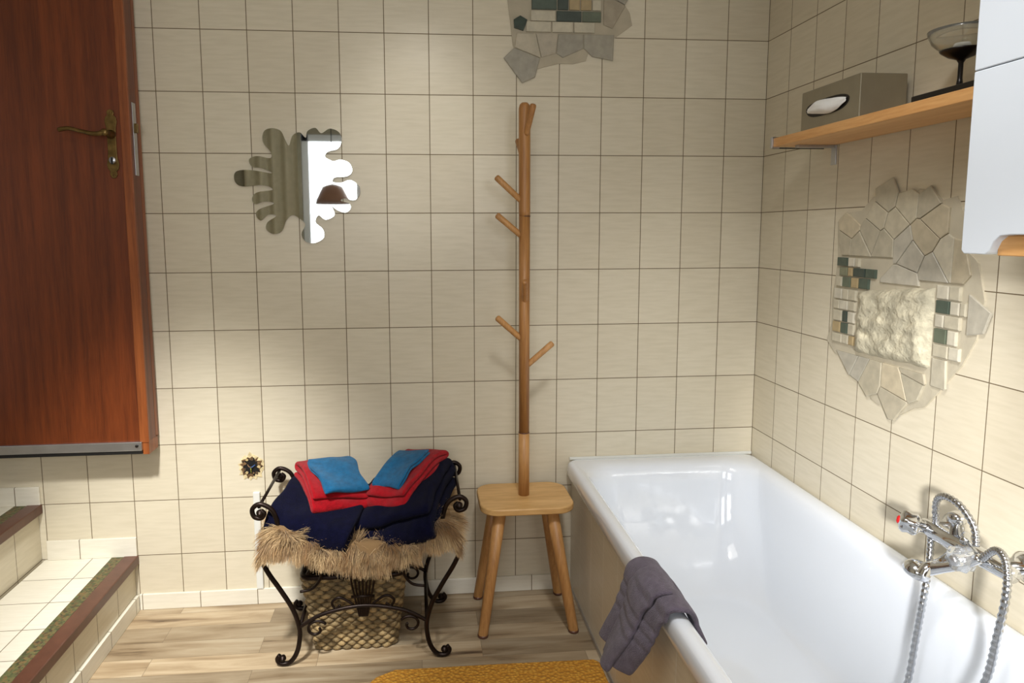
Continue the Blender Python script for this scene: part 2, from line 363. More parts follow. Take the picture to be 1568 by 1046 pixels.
def chips(outline,holes,step_,plane,base,sgn,palette,seed,parent,name,th=.008,gap=.0016):
    r=random.Random(seed); xs=[p[0] for p in outline]; ys=[p[1] for p in outline]; S=[]
    x=min(xs)-step_
    while x<max(xs)+step_:
        y=min(ys)-step_
        while y<max(ys)+step_:
            S.append((x+r.uniform(-.4,.4)*step_,y+r.uniform(-.4,.4)*step_)); y+=step_
        x+=step_
    V=[];F=[];C=[]
    for s in S:
        if not inside(s,outline) or any(h[0]<s[0]<h[2] and h[1]<s[1]<h[3] for h in holes): continue
        k=step_*1.3; poly=[(s[0]-k,s[1]-k),(s[0]+k,s[1]-k),(s[0]+k,s[1]+k),(s[0]-k,s[1]+k)]
        for q in S:
            if q is s or abs(q[0]-s[0])>3*step_ or abs(q[1]-s[1])>3*step_: continue
            if any(h[0]<q[0]<h[2] and h[1]<q[1]<h[3] for h in holes): continue
            nx,ny=q[0]-s[0],q[1]-s[1]; l=hypot(nx,ny); nx/=l;ny/=l
            m=((s[0]+q[0])/2-nx*gap,(s[1]+q[1])/2-ny*gap); poly=clip(poly,m,(nx,ny))
            if len(poly)<3: break
        for h in holes:
            if len(poly)<3: break
            bx=[p[0] for p in poly]; by=[p[1] for p in poly]
            if max(bx)<h[0] or min(bx)>h[2] or max(by)<h[1] or min(by)>h[3]: continue
            ds=[(h[0]-s[0],(h[0]-.001,0),(1,0)),(s[0]-h[2],(h[2]+.001,0),(-1,0)),(h[1]-s[1],(0,h[1]-.001),(0,1)),(s[1]-h[3],(0,h[3]+.001),(0,-1))]
            b_=max(ds,key=lambda t:t[0]); poly=clip(poly,b_[1],b_[2])
        if len(poly)<3: continue
        o=len(V); n=len(poly); t=th*r.uniform(.85,1.1); c=palette[r.randrange(len(palette))]; f=r.uniform(.95,1.04)
        cc=lin([min(255,v*f) for v in c])
        for dd,sc_ in ((0,1),(t*.75,1),(t,.955)):
            for p in poly:
                a=s[0]+(p[0]-s[0])*sc_; b=s[1]+(p[1]-s[1])*sc_; e=base+sgn*dd
                V.append({'xz':(a,e,b),'yz':(e,a,b)}[plane]); C.append(cc)
        for lv in (0,1):
            for i in range(n): F.append((o+lv*n+i,o+lv*n+(i+1)%n,o+(lv+1)*n+(i+1)%n,o+(lv+1)*n+i))
        F.append(tuple(o+2*n+i for i in range(n)))
    return to_mesh(name,V,F,C,parent)
def tiles(rects,plane,base,sgn,parent,name,th=.008):
    V=[];F=[];C=[]
    for (a0,b0,a1,b1,c) in rects:
        o=len(V); cc=lin(c)
        for dd,ins in ((0,0),(th,0),(th+.0012,.002)):
            for a,b in ((a0+ins,b0+ins),(a1-ins,b0+ins),(a1-ins,b1-ins),(a0+ins,b1-ins)):
                e=base+sgn*dd; V.append({'xz':(a,e,b),'yz':(e,a,b)}[plane]); C.append(cc)
        for lv in (0,1):
            for i in range(4): F.append((o+lv*4+i,o+lv*4+(i+1)%4,o+(lv+1)*4+(i+1)%4,o+(lv+1)*4+i))
        F.append((o+8,o+9,o+10,o+11))
    return to_mesh(name,V,F,C,parent)
PAL=[(188,179,156),(182,173,151),(194,186,165),(178,170,149),(190,178,152),(184,178,162)]
G1,G2,G3,G4=(78,90,78),(100,108,90),(126,128,104),(64,74,66)
B1,B2,B3=(172,152,114),(192,184,162),(202,195,176)
def rowtiles(y,z,h,items,sgn=-1):
    out=[]; p=y
    for w,c in items:
        q=p+sgn*w; out.append((min(p,q)+.002,z,max(p,q)-.002,z+h-.004,c)); p=q
    return out
mr=empty('stone_mosaic')
outR=[(-.448,1.003),(-.468,1.06),(-.462,1.12),(-.482,1.244),(-.471,1.36),(-.52,1.385),(-.58,1.39),(-.625,1.425),(-.68,1.430),(-.72,1.405),(-.765,1.41),(-.80,1.437),(-.85,1.430),(-.88,1.405),(-.923,1.413),(-.95,1.37),(-.958,1.294),(-1.0,1.26),(-1.024,1.18),(-1.01,1.09),(-.975,1.024),(-.945,.99),(-.912,.948),(-.87,.90),(-.83,.885),(-.785,.857),(-.73,.868),(-.70,.862),(-.67,.87),(-.62,.92),(-.588,.93),(-.54,.96),(-.49,.97)]
extr_poly('mortar_bed',outR,'yz',-.004,0,M['mosaic_w'],mr)
rects=[]
rects+=rowtiles(-.487,1.232,.028,[(.052,G1),(.032,B3),(.02,B2)])
rects+=rowtiles(-.500,1.204,.028,[(.040,G3),(.024,B1),(.055,G4),(.045,G1)])
rects+=rowtiles(-.487,1.172,.032,[(.030,B2),(.040,G2),(.035,B1),(.045,G1)])
rects+=rowtiles(-.480,1.135,.034,[(.04,B3),(.03,B2),(.035,B2)])
rects+=rowtiles(-.480,1.105,.030,[(.03,B2),(.04,B3),(.034,B2)])
rects+=rowtiles(-.480,1.070,.035,[(.045,B2),(.025,G4),(.032,B3)])
rects+=rowtiles(-.480,1.036,.034,[(.040,B1),(.034,G1),(.030,B2)])
rects+=rowtiles(-.480,1.006,.030,[(.05,B2),(.03,B2),(.025,B1)])
rects+=rowtiles(-.888,1.172,.036,[(.04,B3),(.035,B2)])
rects+=rowtiles(-.888,1.138,.034,[(.045,G1),(.03,B3),(.02,B2)])
rects+=rowtiles(-.888,1.104,.034,[(.03,B3),(.05,B2)])
rects+=rowtiles(-.888,1.066,.038,[(.042,G2),(.03,B3)])
rects+=rowtiles(-.888,1.032,.034,[(.05,B2),(.035,B3)])
chips(outR,[(-.588,1.002,-.476,1.17),(-.665,1.168,-.484,1.262),(-.888,.982,-.585,1.195),(-.985,1.028,-.886,1.21)],.070,'yz',-.004,-1,PAL,4,mr,'marble_chips',.005,.0011)
tiles(rects,'yz',-.004,-1,mr,'mosaic_tiles',.006)
n=30; V=[];F=[];C=[]
for i in range(n+1):
    for j in range(n+1):
        u,v=i/n,j/n
        y=-.594-(.285)*u+.006*noise.noise(Vector((v*6,0,3))); z=.990+v*(.176+.024*u)+.008*noise.noise(Vector((u*6,5,3)))+.006*u
        e=min(u,1-u,v,1-v); hgt=.022*min(1,e*9)**.5+.010*noise.noise(Vector((u*5,v*5,0)))*min(1,e*8)+.006*noise.noise(Vector((u*14,v*14,2)))*min(1,e*8)
        V.append((-.003-max(hgt,0),y,z)); k=.95+.16*noise.noise(Vector((u*8,v*8,7))); C.append(lin((206*k,198*k,172*k)))
for i in range(n):
    for j in range(n): a=i*(n+1)+j; F.append((a,a+1,a+n+2,a+n+1))
obj('rough_stone',V,F,M['rough_stone'],True,mr,C)
mb=empty('stone_mosaic')
def bw(x,y): return (-.7164+(x-872)*.00224,2.015-(y-50)*.00224)
outB=[bw(*p) for p in [(772,-40),(776,5),(780,35),(784,70),(793,95),(801,110),(815,108),(830,103),(855,97),(878,97),(898,92),(902,80),(906,74),(930,70),(940,60),(950,52),(970,38),(966,20),(952,0),(955,-40),(940,-85),(900,-110),(850,-120),(800,-100),(778,-70)]]
extr_poly('mortar_bed',outB,'xz',-.004,0,simple('mortar_bed_gray',(178,168,146),.7),mb)
rb=[]
r=random.Random(3)
for yy in (-32,-14,3,20,36):
    x=808+r.uniform(-4,6)
    while x<910:
        w=r.choice((18,26,34,40)); a=bw(x,yy+15); b=bw(min(x+w,922),yy)
        rb.append((a[0],a[1],b[0]-.004,b[1],r.choice([G1,G2,G4,B2,B1,G3,B2,(176,166,146)]))); x+=w
a0=bw(803,53); a1=bw(924,-34)
chips(outB,[(a0[0],a0[1],a1[0],a1[1])],.082,'xz',-.004,-1,[(176,166,146),(184,174,152),(166,155,134),(190,176,150),(158,152,136)],8,mb,'marble_chips',.005,.0011)
tiles(rb,'xz',-.004,-1,mb,'mosaic_tiles',.006)
extr_poly('dark_marble_chip',[bw(786,46),bw(800,50),bw(806,34),bw(795,28),bw(785,34)],'xz',-.0125,-.004,simple('dark_marble',(40,56,44),.3,0,.3,60),mb,.001)

# ------------------------------------------------------------------ open socket hole
so=empty('wall_socket_hole')
cx,cz=-1.845,.512
def jag(r0,r1,n,seed):
    r=random.Random(seed); return [(cx+cos(2*pi*i/n)*(r0 if i%2 else r1)*r.uniform(.85,1.15),cz+sin(2*pi*i/n)*(r0 if i%2 else r1)*r.uniform(.85,1.15)) for i in range(n)]
extr_poly('broken_plaster',jag(.042,.048,30,1),'xz',-.002,0,simple('plaster_chip',(214,196,152),.9,0,.3,90),so)
extr_poly('brown_screed',jag(.031,.041,26,5),'xz',-.0026,-.002,simple('screed',(104,78,50),.9,0,.4,160),so)
extr_poly('hole_shade_disc',jag(.024,.034,20,2),'xz',-.0032,-.0026,M['black'],so)  # flat black disc stands in for the shade in the hole; wall is uncut
r=random.Random(11)
for i in range(9):
    a=2*pi*i/9+r.uniform(-.2,.2); q=.026+r.uniform(-.003,.004); s_=r.uniform(.003,.007); c_=(cx+q*cos(a),cz+q*sin(a))
    extr_poly('rubble_%d'%(i+1),[(c_[0]+s_*cos(b)*r.uniform(.6,1.2),c_[1]+s_*sin(b)*r.uniform(.6,1.2)) for b in np.linspace(0,2*pi,6,endpoint=False)],'xz',-.006,-.003,simple('rubble_m%d'%i,((190,168,120),(120,92,60),(84,66,46))[i%3],.9),so)
for i,(a,b) in enumerate(((-.012,.008),(.013,.006),(0,-.012))):
    tube('wire_%d'%(i+1),[(cx+a,-.003,cz+b),(cx+a*.4,-.012,cz+b*.3),(cx-a*.5,-.005,cz+b-.01)],.0018,simple('wire_ins_%d'%i,((120,90,60),(60,90,140),(150,150,60))[i],.5),8,False,so,4)

# ------------------------------------------------------------------ bathtub
tb=empty('bathtub')
def rr(x0,x1,y0,y1,r,z,k=10):
    P=[]
    for cx_,cy_,a0_ in ((x1-r,y1-r,0),(x0+r,y1-r,90),(x0+r,y0+r,180),(x1-r,y0+r,270)):
        for i in range(k+1):
            a=radians(a0_+90*i/k); P.append((cx_+r*cos(a),cy_+r*sin(a),z))
    return P
TX0,TX1,TY0,TY1=-.715,-.003,-1.74,-.003
rings=[rr(TX0+.004,TX1,TY0,TY1,.03,.445),rr(TX0,TX1,TY0,TY1,.035,.455),rr(TX0,TX1,TY0,TY1,.035,.485),rr(TX0+.006,TX1-.004,TY0+.006,TY1-.004,.035,.499),rr(TX0+.018,TX1-.012,TY0+.015,TY1-.012,.04,.503),
 rr(TX0+.034,TX1-.036,TY0+.05,TY1-.06,.09,.501),rr(TX0+.046,TX1-.052,TY0+.065,TY1-.08,.11,.492),rr(TX0+.054,TX1-.062,TY0+.075,TY1-.092,.12,.470)]
for t in (.12,.28,.45,.62,.78,.9,.97,1.0):
    z=.47-.36*sin(t*pi/2); q=t**2.2
    rings.append(rr(TX0+.054+.09*q,TX1-.062-.09*q,TY0+.075+.18*t**1.4,TY1-.092-.24*t**1.5,.12+.04*t,z))
rings.append(rr(-.45,-.27,-1.3,-.6,.08,.108))
K=len(rings[0]); V=[p for r in rings for p in r]; F=[]
for i in range(len(rings)-1):
    for k in range(K): F.append((i*K+k,i*K+(k+1)%K,(i+1)*K+(k+1)%K,(i+1)*K+k))
F.append(tuple((len(rings)-1)*K+k for k in range(K)))
o=obj('tub_shell',V,F,M['enamel'],True,tb)
m=o.modifiers.new('ss','SUBSURF'); m.levels=1; m.render_levels=1
box('tiled_front_panel',(-.692,-1.72,0),(-.672,-.003,.452),M['panel'],.001,tb)
box('base_strip',(-.696,-1.72,0),(-.690,-.01,.014),M['alu'],.001,tb)
lathe('drain',[(.03,0),(.03,.004),(.024,.006)],(-.36,-1.35,.108),M['chrome'],'Z',24,tb)
box('seal_back',(-.70,-.007,.498),(-.003,-.0005,.508),M['whiteP'],.001,tb)

def sheet(name,fn,nu,nv,mat,th,sub=1,parent=None):
    V=[fn(i/nu,j/nv) for i in range(nu+1) for j in range(nv+1)]
    F=[(i*(nv+1)+j,i*(nv+1)+j+1,(i+1)*(nv+1)+j+1,(i+1)*(nv+1)+j) for i in range(nu) for j in range(nv)]
    o=obj(name,V,F,mat,True,parent)
    s=o.modifiers.new('sol','SOLIDIFY'); s.thickness=th; s.offset=0
    if sub: s=o.modifiers.new('ss','SUBSURF'); s.levels=sub; s.render_levels=sub
    return o
path=spline([(-.635,0,.445),(-.652,0,.485),(-.667,0,.510),(-.687,0,.522),(-.710,0,.520),(-.729,0,.500),(-.738,0,.455),(-.750,0,.405),(-.764,0,.355),(-.777,0,.305)],8)
def towel_f(u,v):
    p=path[min(int(u*(len(path)-1)+.5),len(path)-1)]
    dn=max(0,(u-.5)/.5)
    y0=-.825+.04*dn; y1=-1.075+.10*dn
    y=y0+(y1-y0)*v
    f=sin(v*9+1.5*u)*.012*dn+.02*dn*sin(v*3.1)
    zz=p.z+(-.02*v+.03*(v-.3)*dn if dn>0 else 0)+(.012*sin(v*4) if u<.12 else 0)
    rib=.0018*sin(u*95)*(1 if .62<u<.80 else 0)
    return (p.x-f-rib+.004*noise.noise(Vector((u*5,v*5,1))),y+.006*sin(u*14),zz)
gt=empty('gray_towel')
sheet('outer_drape',towel_f,72,18,M['grayT'],.012,1,gt)
def towel_g(u,v):
    x,y,z=towel_f(.30+u*.68,.28+v*.5); return (x-.013-.004*sin(v*3.1),y+.004,z+.011*(1-u)-.02*u)
sheet('folded_layer',towel_g,48,12,M['grayT'],.010,1,gt)

# ------------------------------------------------------------------ bath mixer on right wall
fa=empty('bath_mixer_faucet')
fz=.64; fxx=-.060
X_=(Vector((0,1,0)),Vector((0,0,1)),Vector((-1,0,0)))
tube('mixer_body',[(fxx,-.965,fz),(fxx,-.975,fz),(fxx,-1.06,fz),(fxx,-1.15,fz),(fxx,-1.215,fz)],[.012,.019,.023,.019,.016],M['chrome'],20,False,fa,5)
for i,y in enumerate((-.985,-1.185)):
    lathe('wall_flange_%d'%(i+1),[(.032,0),(.032,.006),(.022,.014),(.014,.02),(.014,.06)],(0,y,fz),M['chrome'],X_,28,fa)
for i,(y,ax) in enumerate(((-.985,(-.75,.55,.15)),(-1.125,(-.95,-.15,-.05)))):
    pr=[(.015,.0),(.017,.014),(.023,.018),(.027,.026),(.024,.036),(.027,.046),(.022,.054),(.012,.058)]
    a2=Vector(ax).normalized(); b1=a2.orthogonal().normalized(); b2=a2.cross(b1)
    c0=Vector((fxx-.008,y,fz))
    V,F=lathe_data(pr,c0,(b1,b2,a2),24); V2=[]
    for q,vv in enumerate(V):
        k=q%24; ring=q//24; rel=vv-c0; axx=a2*rel.dot(a2); rad=rel-axx
        V2.append(c0+axx+rad*(1+(.12*cos(6*2*pi*k/24) if 2<=ring<=6 else 0)))
    obj('knob_%d'%(i+1),V2,F,M['chrome'] if i==0 else M['acryl'],True,fa)
    if i: V,F=lathe_data([(.012,0),(.012,.05),(.010,.052)],c0,(b1,b2,a2),20); obj('knob_core',V,F,M['chrome'],True,fa)
    V,F=lathe_data([(.010,.055),(.010,.060),(.006,.063)],c0,(b1,b2,a2),16); obj('knob_cap_%d'%(i+1),V,F,M['red'] if i==0 else M['alu'],True,fa)
tube('spout',[(fxx,-1.07,fz-.01),(fxx-.015,-1.07,fz-.03),(-.10,-1.07,fz-.045),(-.13,-1.07,fz-.052),(-.14,-1.07,fz-.068)],[.016,.014,.013,.012,.013],M['chrome'],16,False,fa,6)
lathe('diverter',[(.012,0),(.012,.03),(.018,.034),(.018,.05),(.008,.056)],(fxx,-1.06,fz+.015),M['chrome'],'Z',20,fa)
tube('shower_cradle',[(fxx,-1.09,fz+.01),(fxx-.01,-1.10,fz+.035),(fxx-.03,-1.12,fz+.03)],.009,M['chrome'],12,False,fa,5)
tube('handset_handle',[(-.09,-1.165,.655),(-.10,-1.13,.625),(-.115,-1.09,.598),(-.125,-1.06,.580)],[.010,.011,.012,.016],M['chrome'],14,False,fa,6)
hn=Vector((-.25,.25,-1)).normalized(); b1=hn.orthogonal().normalized(); b2=hn.cross(b1)
V,F=lathe_data([(.010,-.018),(.022,-.012),(.028,0),(.029,.010),(.026,.014),(.0,.014)],(-.13,-1.042,.572),(b1,b2,hn),28); obj('shower_head',V,F,M['chrome'],True,fa)
V,F=lathe_data([(.024,.0145),(.018,.016)],(-.13,-1.042,.572),(b1,b2,hn),28); obj('spray_face',V,F,M['dark'],True,fa)
def hose(name,pts,per=26):
    P=spline(pts,per); n=len(P); rad=[.0072+.0010*sin(i*1.6) for i in range(n)]
    V,F=tube_data(P,rad,10); obj(name,V,F,M['hose'],True,fa)
hose('shower_hose_loop',[(-.09,-1.17,.657),(-.095,-1.205,.692),(-.105,-1.24,.685),(-.115,-1.258,.63),(-.12,-1.25,.53),(-.122,-1.235,.43),(-.15,-1.21,.30),(-.19,-1.17,.20),(-.22,-1.11,.17),(-.17,-1.045,.19),(-.125,-1.028,.28),(-.112,-1.03,.40),(-.105,-1.035,.50),(-.085,-1.02,.58),(-.062,-.99,.63)])
hose('arched_hose',[(-.06,-1.0,.66),(-.07,-1.01,.715),(-.08,-1.045,.742),(-.08,-1.09,.738),(-.075,-1.125,.705),(-.08,-1.14,.668)],18)

# ------------------------------------------------------------------ shelf, tissue box, goblet
sh=empty('wall_shelf')
box('board',(-.165,-1.27,1.588),(-.002,-.375,1.614),M['shelf'],.002,sh)
box('end_clip',(-.170,-.378,1.584),(-.145,-.366,1.618),M['alu'],.001,sh)
tube('edge_rail',[(-.165,-.372,1.585),(0,-.372,1.585)],.002,M['dark'],8,False,sh)
for i,y in enumerate((-.43,-1.15)):
    box('bracket_plate_%d'%(i+1),(-.004,y-.012,1.53),(0,y+.012,1.588),M['alu'],.001,sh)
    box('bracket_arm_%d'%(i+1),(-.12,y-.010,1.580),(0,y+.010,1.588),M['alu'],.001,sh)
tx=empty('tissue_box')
box('carton',(-.145,-.755,1.6145),(-.02,-.49,1.725),M['box'],.003,tx)
oc=(-.615,1.668); pts=[(oc[0]+.098*cos(a)*(1+.04*sin(3*a)),oc[1]+.026*sin(a)*(1+.15*cos(2*a))) for a in np.linspace(0,2*pi,28,endpoint=False)]
extr_poly('slot_rim',pts,'yz',-.1463,-.145,M['dark'],tx)
def tis(u,v):
    w=.020*sin(pi*min(max(u,.02),.98))**.5
    return (-.149-.014*sin(pi*v)*sin(pi*u)-.004*noise.noise(Vector((u*6,v*5,1))),-.527-.178*u,1.668+(v-.5)*2*w+.003*sin(u*7))
sheet('tissue',tis,18,8,M['tissue'],.002,1,tx)
gb=empty('goblet_candle_holder')
gc=(-.085,-1.005); gz=1.634; gs=.80
box('stand',(-.135,-1.12,1.6145),(-.03,-.925,gz),M['dark'],.003,gb)
def sp(pr): return [(a*.88,b*gs) for a,b in pr]
lathe('stem',sp([(.030,0),(.028,.004),(.008,.010),(.0055,.03),(.0055,.070),(.010,.079),(.028,.087),(.044,.100),(.047,.104),(.042,.104),(.02,.090),(.0,.088)]),(gc[0],gc[1],gz),M['dark'],'Z',32,gb)
lathe('bowl',sp([(.016,.092),(.046,.106),(.064,.124),(.073,.148),(.075,.156),(.072,.156),(.066,.134),(.050,.114),(.02,.099),(.0,.097)]),(gc[0],gc[1],gz),M['glass'],'Z',40,gb)
lathe('candle',sp([(.018,.100),(.018,.118),(.016,.120)]),(gc[0],gc[1],gz),M['tissue'],'Z',20,gb)

# ------------------------------------------------------------------ white wall cabinet
cb=empty('wall_cabinet')
cy=-1.300
box('carcass',(-.275,-2.0,1.335),(-.002,cy-.004,2.3),M['white'],.002,cb)
def door_front(z0,z1,foot,nm):
    if foot:
        P=[(cy,z1),(cy,1.300),(cy-.006,1.294),(cy-.052,1.294),(cy-.060,1.300),(cy-.068,1.316),(cy-.080,1.325),(cy-.10,1.327),(-1.90,1.327),(-1.94,1.30),(-2.0,1.295),(-2.0,z1)]
    else: P=[(cy,z1),(cy,z0),(-2.0,z0),(-2.0,z1)]
    extr_poly(nm,P,'yz',-.30,-.277,M['white'],cb,.002)
door_front(1.295,1.6025,True,'lower_front'); door_front(1.604,2.3,False,'upper_front')
box('wood_base',(-.285,-1.98,1.292),(-.01,-1.36,1.334),M['shelf'],.002,cb)

# ------------------------------------------------------------------ coat rack stool
cr=empty('coat_rack_stool')
sx,sy,sz=-.895,-.168,.435
P=rr(sx-.155,sx+.155,sy-.118,sy+.118,.055,0,8)
def barrel(p):
    dx,dy=p[0]-sx,p[1]-sy
    return (sx+dx*(1+.03*(1-(dy/.118)**2)), sy+dy*(1+.05*(1-(dx/.155)**2)))
extr_poly('seat',[barrel(p) for p in P],'xy',sz-.024,sz,M['beech'],cr,.006)
for i,(fx_,fy_,tx_,ty_) in enumerate(((-1.050,-.290,-.985,-.235),(-.745,-.290,-.812,-.235),(-1.045,-.045,-.985,-.105),(-.748,-.045,-.812,-.105))):
    V,F=tube_data([Vector((fx_,fy_,0.0)),Vector((fx_,fy_,.008)),Vector((fx_,fy_,.012)).lerp(Vector((tx_,ty_,.405)),.5),Vector((tx_,ty_,sz-.022))],[.014,.0165,.0185,.021],18)
    obj('leg_%d'%(i+1),V,F,M['beechZ'],True,cr)
    lathe('foot_pad_%d'%(i+1),[(.015,0),(.0178,.004),(.0178,.010)],(fx_,fy_,0),M['nose'],'Z',18,cr)
px,py=-.895,-.163
tube('pole_lower',[(px,py,sz-.005),(px,py,.655)],.0185,M['beechZ'],22,False,cr)
tube('pole_middle',[(px,py,.655),(px-.001,py,1.385)],[.0175,.0185],M['pole'],22,False,cr)
V,F=tube_data([(px-.001,py,1.385),(px-.001,py,1.40),(px-.002,py,1.73),(px-.002,py,1.742),(px-.002,py,1.748)],[.0185,.019,.019,.016,.010],22); obj('pole_upper',V,F,M['pole'],True,cr)
for i,z in enumerate((.655,1.385)):
    lathe('joint_%d'%(i+1),[(.0188,-.0015),(.0188,.0015)],(px,py,z),M['nose'],'Z',22,cr)
pegs=[((-.912,py,1.440),(-.992,py-.012,1.512)),((-.912,py,1.326),(-.990,py-.010,1.390)),((px,py-.012,1.110),(px-.012,py-.085,1.178)),((-.912,py,.983),(-.990,py-.012,1.053)),((-.878,py,.893),(-.800,py-.012,.964)),
      ((px+.003,py-.015,1.655),(px+.018,py-.055,1.735)),((px-.004,py+.012,1.575),(px-.012,py+.08,1.64)),((px+.005,py+.012,1.235),(px+.014,py+.08,1.30)),((px,py+.01,.80),(px+.005,py+.07,.86))]
for i,(a,b) in enumerate(pegs):
    a=Vector(a);b=Vector(b); dd=(b-a).normalized()
    V,F=tube_data([a-dd*.01,a,b-dd*.006,b-dd*.002,b],[.0095,.010,.0105,.009,.006],14); obj('peg_%d'%(i+1),V,F,M['beechZ'] if i in (0,1,3,4) else M['pole'],True,cr)

# ------------------------------------------------------------------ wrought iron bench
be=empty('wrought_iron_bench')
bxc=-1.432
foot=[(-.258,.036),(-.266,.024),(-.260,.012),(-.246,.0075),(-.228,.012),(-.210,.035),(-.199,.07)]
legp=foot+[(-.196,.12),(-.213,.182),(-.246,.244),(-.284,.307),(-.303,.357),(-.294,.398),(-.265,.414),(-.242,.402),(-.238,.385),(-.250,.378)]
armp=[(-.245,.36),(-.246,.42),(-.252,.472),(-.268,.508),(-.300,.524),(-.322,.510),(-.318,.486),(-.298,.480),(-.288,.494),(-.298,.504)]
parts=[]
for yy in (-.385,-.065):
    for s in (1,-1):
        parts.append(tube_data(spline([(bxc+s*a,yy,b) for a,b in legp],6),.0075,10))
        parts.append(tube_data(spline([(bxc+s*a,yy,b) for a,b in armp],6),.0072,10))
    parts.append(tube_data(spline([(bxc-.245,yy,.40),(bxc-.12,yy,.372),(bxc,yy,.362),(bxc+.12,yy,.372),(bxc+.245,yy,.40)],6),.008,10))
    parts.append(tube_data(spline([(bxc-.196,yy,.125),(bxc-.12,yy,.165),(bxc,yy,.185),(bxc+.12,yy,.165),(bxc+.196,yy,.125)],8),.0062,10))
    for s in (1,-1):
        cxx,czz=bxc+s*.145,.115
        parts.append(tube_data([(cxx+s*.034*cos(2.6-t*1.05)*(1-t*.12),yy,czz+.030*sin(2.6-t*1.05)*(1-t*.12)) for t in np.linspace(0,6,34)],.0045,8))
        parts.append(tube_data(spline([(bxc+s*.19,yy,.24),(bxc+s*.15,yy,.25),(bxc+s*.125,yy,.29),(bxc+s*.15,yy,.315),(bxc+s*.168,yy,.295)],6),.0045,8))
        parts.append(tube_data(spline([(bxc+s*.03,yy,.19),(bxc+s*.07,yy,.215),(bxc+s*.095,yy,.20),(bxc+s*.085,yy,.18),(bxc+s*.07,yy,.19)],6),.0042,8))
    for k in range(-3,4):
        parts.append(tube_data(spline([(bxc+k*.004,yy,.15),(bxc+k*.0075,yy,.20),(bxc+k*.012,yy,.28),(bxc+k*.009,yy,.365)],5),.0032,8))
    parts.append(tube_data([(bxc-.036,yy,.215),(bxc+.036,yy,.215)],.0045,8))
for s in (1,-1):
    parts.append(tube_data([(bxc+s*.245,-.385,.40),(bxc+s*.245,-.065,.40)],.008,10))
    parts.append(tube_data([(bxc+s*.196,-.385,.12),(bxc+s*.196,-.065,.12)],.0062,10))
    parts.append(tube_data([(bxc+s*.303,-.385,.515),(bxc+s*.303,-.065,.515)],.005,10))
for k in range(5):
    x=bxc-.16+k*.08; parts.append(tube_data([(x,-.385,.37),(x,-.065,.37)],.004,8))
V,F=merge(parts); obj('iron_frame',V,F,M['iron'],True,be)
for yy in (-.385,-.065):
    for s in (1,-1):
        V,F=lathe_data([(.0,-.011),(.008,-.008),(.011,0),(.008,.008),(.0,.011)],(bxc+s*.250,yy,.026),Y_,16); obj('scroll_ball',V,F,M['iron'],True,be)
        V,F=lathe_data([(.0,-.012),(.009,-.009),(.012,0),(.009,.009),(.0,.012)],(bxc+s*.300,yy,.496),Y_,16); obj('arm_scroll_eye',V,F,M['iron'],True,be)

# ------------------------------------------------------------------ fur throw on the bench
fu=empty('fur_throw')
def fur_surf(s,t):
    x=bxc+s*.268
    side=abs(s)**2.6
    z=.392+.085*side
    yy=-.055-.345*min(t,.72)/.72
    if t>.72:
        k=(t-.72)/.28; yy-=.020*sin(k*pi/2); z-=.042*k*(1+.3*sin(s*5+1))
    if abs(s)>.86:
        k=(abs(s)-.86)/.14; z-=.055*k*k; x+=copysign(.020*k,s)
    return Vector((x,yy,z))
nu,nv=44,30
V=[fur_surf(-1+2*i/nu,j/nv) for i in range(nu+1) for j in range(nv+1)]
F=[(i*(nv+1)+j,(i+1)*(nv+1)+j,(i+1)*(nv+1)+j+1,i*(nv+1)+j+1) for i in range(nu) for j in range(nv)]
o=obj('hide',V,F,M['hide'],True,fu); s_=o.modifiers.new('sol','SOLIDIFY'); s_.thickness=.012; s_.offset=0
HV=[];HF=[];HC=[]
r=random.Random(5)
for i in range(34000):
    s=r.uniform(-1,1)
    if r.random()<.28: s=copysign(r.uniform(.8,1),s)
    t=1-r.random()**1.7 if r.random()<.8 else r.random()
    p=fur_surf(s,t); e=.01
    du=fur_surf(min(s+e,1.02),t)-fur_surf(s-e,t); dv=fur_surf(s,min(t+e,1.02))-fur_surf(s,t-e)
    n_=dv.cross(du).normalized()
    if n_.z<-.2 or (n_.z<0 and n_.y>0): n_=-n_
    clump=Vector((noise.noise(Vector((s*9,t*6,1))),noise.noise(Vector((s*9,t*6,9))),noise.noise(Vector((s*9,t*6,17)))))
    front=max(0,(t-.6)/.4); side=max(0,(abs(s)-.75)/.25)
    drc=n_*.6+Vector((copysign(side*.7,s)+r.gauss(0,.13),-front*.6+r.gauss(0,.13),-.30-.5*front-.5*side+r.gauss(0,.1)))+clump*1.3
    if front<.05 and side<.05: drc=n_*.5+clump+Vector((r.gauss(0,.2),r.gauss(0,.2)-.3,0))
    drc.normalize(); ln=r.uniform(.028,.052)*(1+.35*clump.x)
    w=Vector((r.gauss(0,1),r.gauss(0,1),r.gauss(0,1))).cross(drc).normalized()*.0010
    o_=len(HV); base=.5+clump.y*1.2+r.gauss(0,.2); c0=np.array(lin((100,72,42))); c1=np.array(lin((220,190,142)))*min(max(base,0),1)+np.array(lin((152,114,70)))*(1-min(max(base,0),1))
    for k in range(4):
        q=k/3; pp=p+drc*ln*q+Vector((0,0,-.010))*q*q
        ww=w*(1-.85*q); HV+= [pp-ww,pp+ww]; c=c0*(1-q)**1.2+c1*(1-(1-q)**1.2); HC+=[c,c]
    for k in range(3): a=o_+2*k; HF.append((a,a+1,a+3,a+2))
obj('fur_strands',HV,HF,M['fur'],False,fu,HC)

